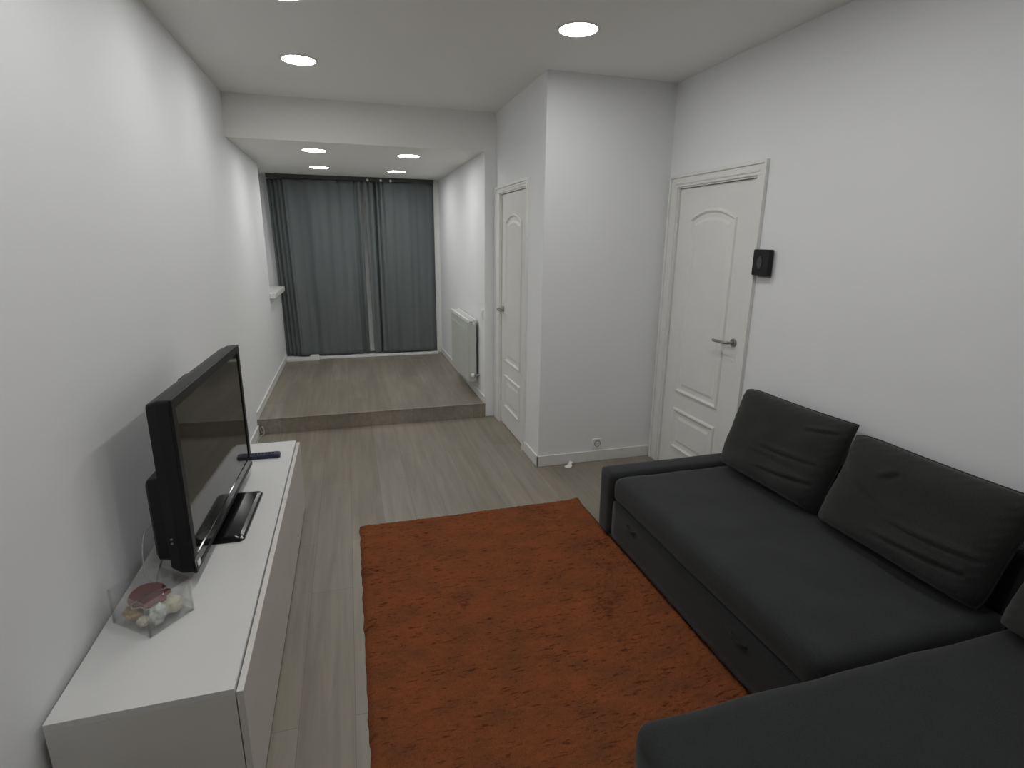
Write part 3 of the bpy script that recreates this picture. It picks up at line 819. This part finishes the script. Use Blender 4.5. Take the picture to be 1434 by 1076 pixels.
# ------------------------------------------------------------------ back cushions
def cushion(loc, w, h, T, lean, yaw, roll, label, seed, creases, near=0.0, far=0.0):
    """plump cushion: front and back skins meeting at a boxy edge; local Y = width, Z = height, -X = front"""
    bm = bmesh.new(); nu, nv = 84, 60
    def prof(a, p=5.0, q=0.42): return max(0.0, 1 - abs(a) ** p) ** q
    def pt(i, j, side):
        u = -1 + 2 * i / nu; v = -1 + 2 * j / nv
        # crowd the samples towards the rim
        uu = math.sin(u * PI / 2) * 0.6 + u * 0.4; vv = math.sin(v * PI / 2) * 0.6 + v * 0.4
        t = prof(uu) * prof(vv)
        t *= 1.0 - 0.30 * vv - 0.06 * uu * uu                        # thicker at the bottom
        y = uu * w / 2 * (1 - 0.035 * (1 - abs(vv) ** 2) * abs(uu)); z = vv * h / 2 * (1 - 0.03 * (1 - abs(uu) ** 2) * abs(vv))
        low = max(0.0, 0.25 - 0.75 * vv)
        y += w * (near * low * max(0, -uu) + far * low * max(0, uu))
        y += w * 0.03 * max(0, -uu) ** 6 * max(0, -vv) ** 6                     # rounder lower corner
        z -= h * 0.05 * max(0, uu) ** 8 * max(0, vv) ** 6                       # dropped upper far corner
        x = -side * T / 2 * t if side >= 0 else T * 0.16 * t
        k = Vector((uu * 2.2, vv * 2.2, seed + side))
        x += -side * 0.012 * noise.noise(k) * t
        if side > 0:
            for (u0, v0, u1, v1, dep, wd) in creases:
                a = Vector((u0, v0)); b = Vector((u1, v1)); q = Vector((uu, vv)); ab = b - a
                s_ = max(0, min(1, (q - a).dot(ab) / ab.length_squared)); dd = (q - (a + ab * s_))
                sg = dd.length * (1 if dd.y > 0 else -1)
                fade = math.sin(PI * (0.08 + 0.92 * s_) if s_ < 1 else 0) ** 0.6 if 0 < s_ < 1 else 0
                x += dep * fade * math.exp(-(sg / wd) ** 2) - 0.7 * dep * fade * math.exp(-((sg - 1.6 * wd) / (1.5 * wd)) ** 2)
        # small puckers along the rim
        rim = max(abs(uu), abs(vv))
        if rim > 0.8: x += 0.004 * math.sin((uu + vv) * 34 + seed) * (rim - 0.8) / 0.2 * t
        return Vector((x, y, z))
    F_ = [[bm.verts.new(pt(i, j, 1)) for j in range(nv + 1)] for i in range(nu + 1)]
    B_ = [[F_[i][j] if i in (0, nu) or j in (0, nv) else bm.verts.new(pt(i, j, -1)) for j in range(nv + 1)] for i in range(nu + 1)]
    for i in range(nu):
        for j in range(nv):
            bm.faces.new((F_[i][j], F_[i][j + 1], F_[i + 1][j + 1], F_[i + 1][j]))
            bm.faces.new((B_[i][j], B_[i + 1][j], B_[i + 1][j + 1], B_[i][j + 1]))
    g = empty('back_cushion', loc, yaw)
    g.rotation_euler = (roll, lean, yaw)
    tag(g, label, 'cushion', 'charcoal back cushions on the sofa')
    obj('cover', bm, M['cushion'], g, local=True, smooth=True)
    # piping around the edge
    pts = []
    for i in range(nu + 1): pts.append(pt(i, 0, 0.0))
    for j in range(1, nv + 1): pts.append(pt(nu, j, 0.0))
    for i in range(nu - 1, -1, -1): pts.append(pt(i, nv, 0.0))
    for j in range(nv - 1, -1, -1): pts.append(pt(0, j, 0.0))
    pb = bmesh.new(); tube(pb, pts, 0.004, 6)
    obj('piping', pb, M['cushion'], g, local=True, smooth=True)
    return g

CR1 = [(-0.85, -0.02, 0.15, -0.12, 0.016, 0.035), (-0.9, -0.42, 0.05, -0.58, 0.020, 0.035), (-0.9, 0.72, -0.45, 0.58, 0.014, 0.03), (-0.6, -0.25, 0.3, -0.3, 0.008, 0.05)]
CR2 = [(-0.9, -0.20, 0.1, -0.30, 0.016, 0.035), (-0.85, -0.50, 0.2, -0.60, 0.018, 0.04), (0.15, 0.60, 0.35, 0.35, 0.012, 0.04), (0.9, 0.3, 0.3, -0.1, 0.008, 0.06)]
LEAN = math.radians(13)
cushion((2.957, 2.175, 0.655), 0.71, 0.465, 0.215, LEAN, math.radians(1.5), 0.0, 'charcoal back cushion at the armrest end beside the door', 2, CR1, 0.055, 0.012)
cushion((2.957, 1.452, 0.643), 0.71, 0.445, 0.215, LEAN, math.radians(0), 0.0, 'charcoal back cushion in the middle of the sofa back', 14, CR2, 0.05, 0.045)
cushion((2.957, 0.700, 0.650), 0.71, 0.445, 0.215, LEAN, math.radians(0), 0.0, 'charcoal back cushion over the chaise, cut by the right edge', 27, CR1, 0.04, 0.02)

# ------------------------------------------------------------------ small things on the floor
def scrap():
    bm = bmesh.new(); n = 14
    pts = smooth_path([(2.335, 3.605, 0.006), (2.36, 3.612, 0.004), (2.385, 3.625, 0.012), (2.395, 3.650, 0.022), (2.42, 3.655, 0.016)], 4)
    L = []; Rr = []
    for i, p in enumerate(pts):
        wdt = 0.012 + 0.010 * math.sin(PI * i / (len(pts) - 1)) + 0.004 * noise.noise(p * 60)
        L.append(bm.verts.new(p + Vector((0.2 * wdt, -wdt, 0)))); Rr.append(bm.verts.new(p + Vector((-0.2 * wdt, wdt, 0.008))))
    for i in range(len(pts) - 1): bm.faces.new((L[i], L[i + 1], Rr[i + 1], Rr[i]))
    o = obj('paper_scrap', bm, M['paper'], origin=(2.38, 3.63, 0), smooth=True, solid=0.0012)
    return tag(o, 'crumpled white paper scrap on the floor below the wall socket', 'paper scrap')
scrap()

bm = bmesh.new()
tube(bm, smooth_path([(0.045, 4.972, 0.004), (0.030, 4.968, 0.03), (0.024, 4.972, 0.055), (0.034, 4.97, 0.075), (0.046, 4.966, 0.06), (0.052, 4.962, 0.03), (0.046, 4.955, 0.005), (0.022, 4.88, 0.004), (0.024, 4.5, 0.004), (0.024, 4.0, 0.004), (0.026, 3.55, 0.004)], 6), 0.0038, 8)
cw = obj('white_cable', bm, M['wire'], origin=(0.03, 4.8, 0), smooth=True)
tag(cw, 'thin white cable coiled at the left foot of the step', 'cable')

# ------------------------------------------------------------------ camera
CX, CZ, FPX = 0.84504, 1.67664, 769.61
r = Vector((0.96002174, -0.27970897, 0.01100702)); u = Vector((0.06083397, 0.24685397, 0.96714133)); f = Vector((0.27323523, 0.9278071, -0.25400098))
cam = bpy.data.cameras.new('camera'); co = bpy.data.objects.new('camera', cam); COL.objects.link(co)
co.matrix_world = Matrix(((r.x, u.x, -f.x, CX), (r.y, u.y, -f.y, 0.0), (r.z, u.z, -f.z, CZ), (0, 0, 0, 1)))
cam.sensor_fit = 'HORIZONTAL'; cam.sensor_width = 36.0; cam.lens = 36.0 * FPX / 1434
cam.clip_start = 0.05
S.camera = co

# ------------------------------------------------------------------ world and view
w = bpy.data.worlds.new('night'); S.world = w; w.use_nodes = True
w.node_tree.nodes['Background'].inputs['Color'].default_value = (0.01, 0.012, 0.02, 1)
w.node_tree.nodes['Background'].inputs['Strength'].default_value = 0.2
S.view_settings.view_transform = 'Standard'
S.view_settings.look = 'None'
S.view_settings.gamma = 1.0
S.view_settings.use_curve_mapping = False
S.view_settings.exposure = 0.0
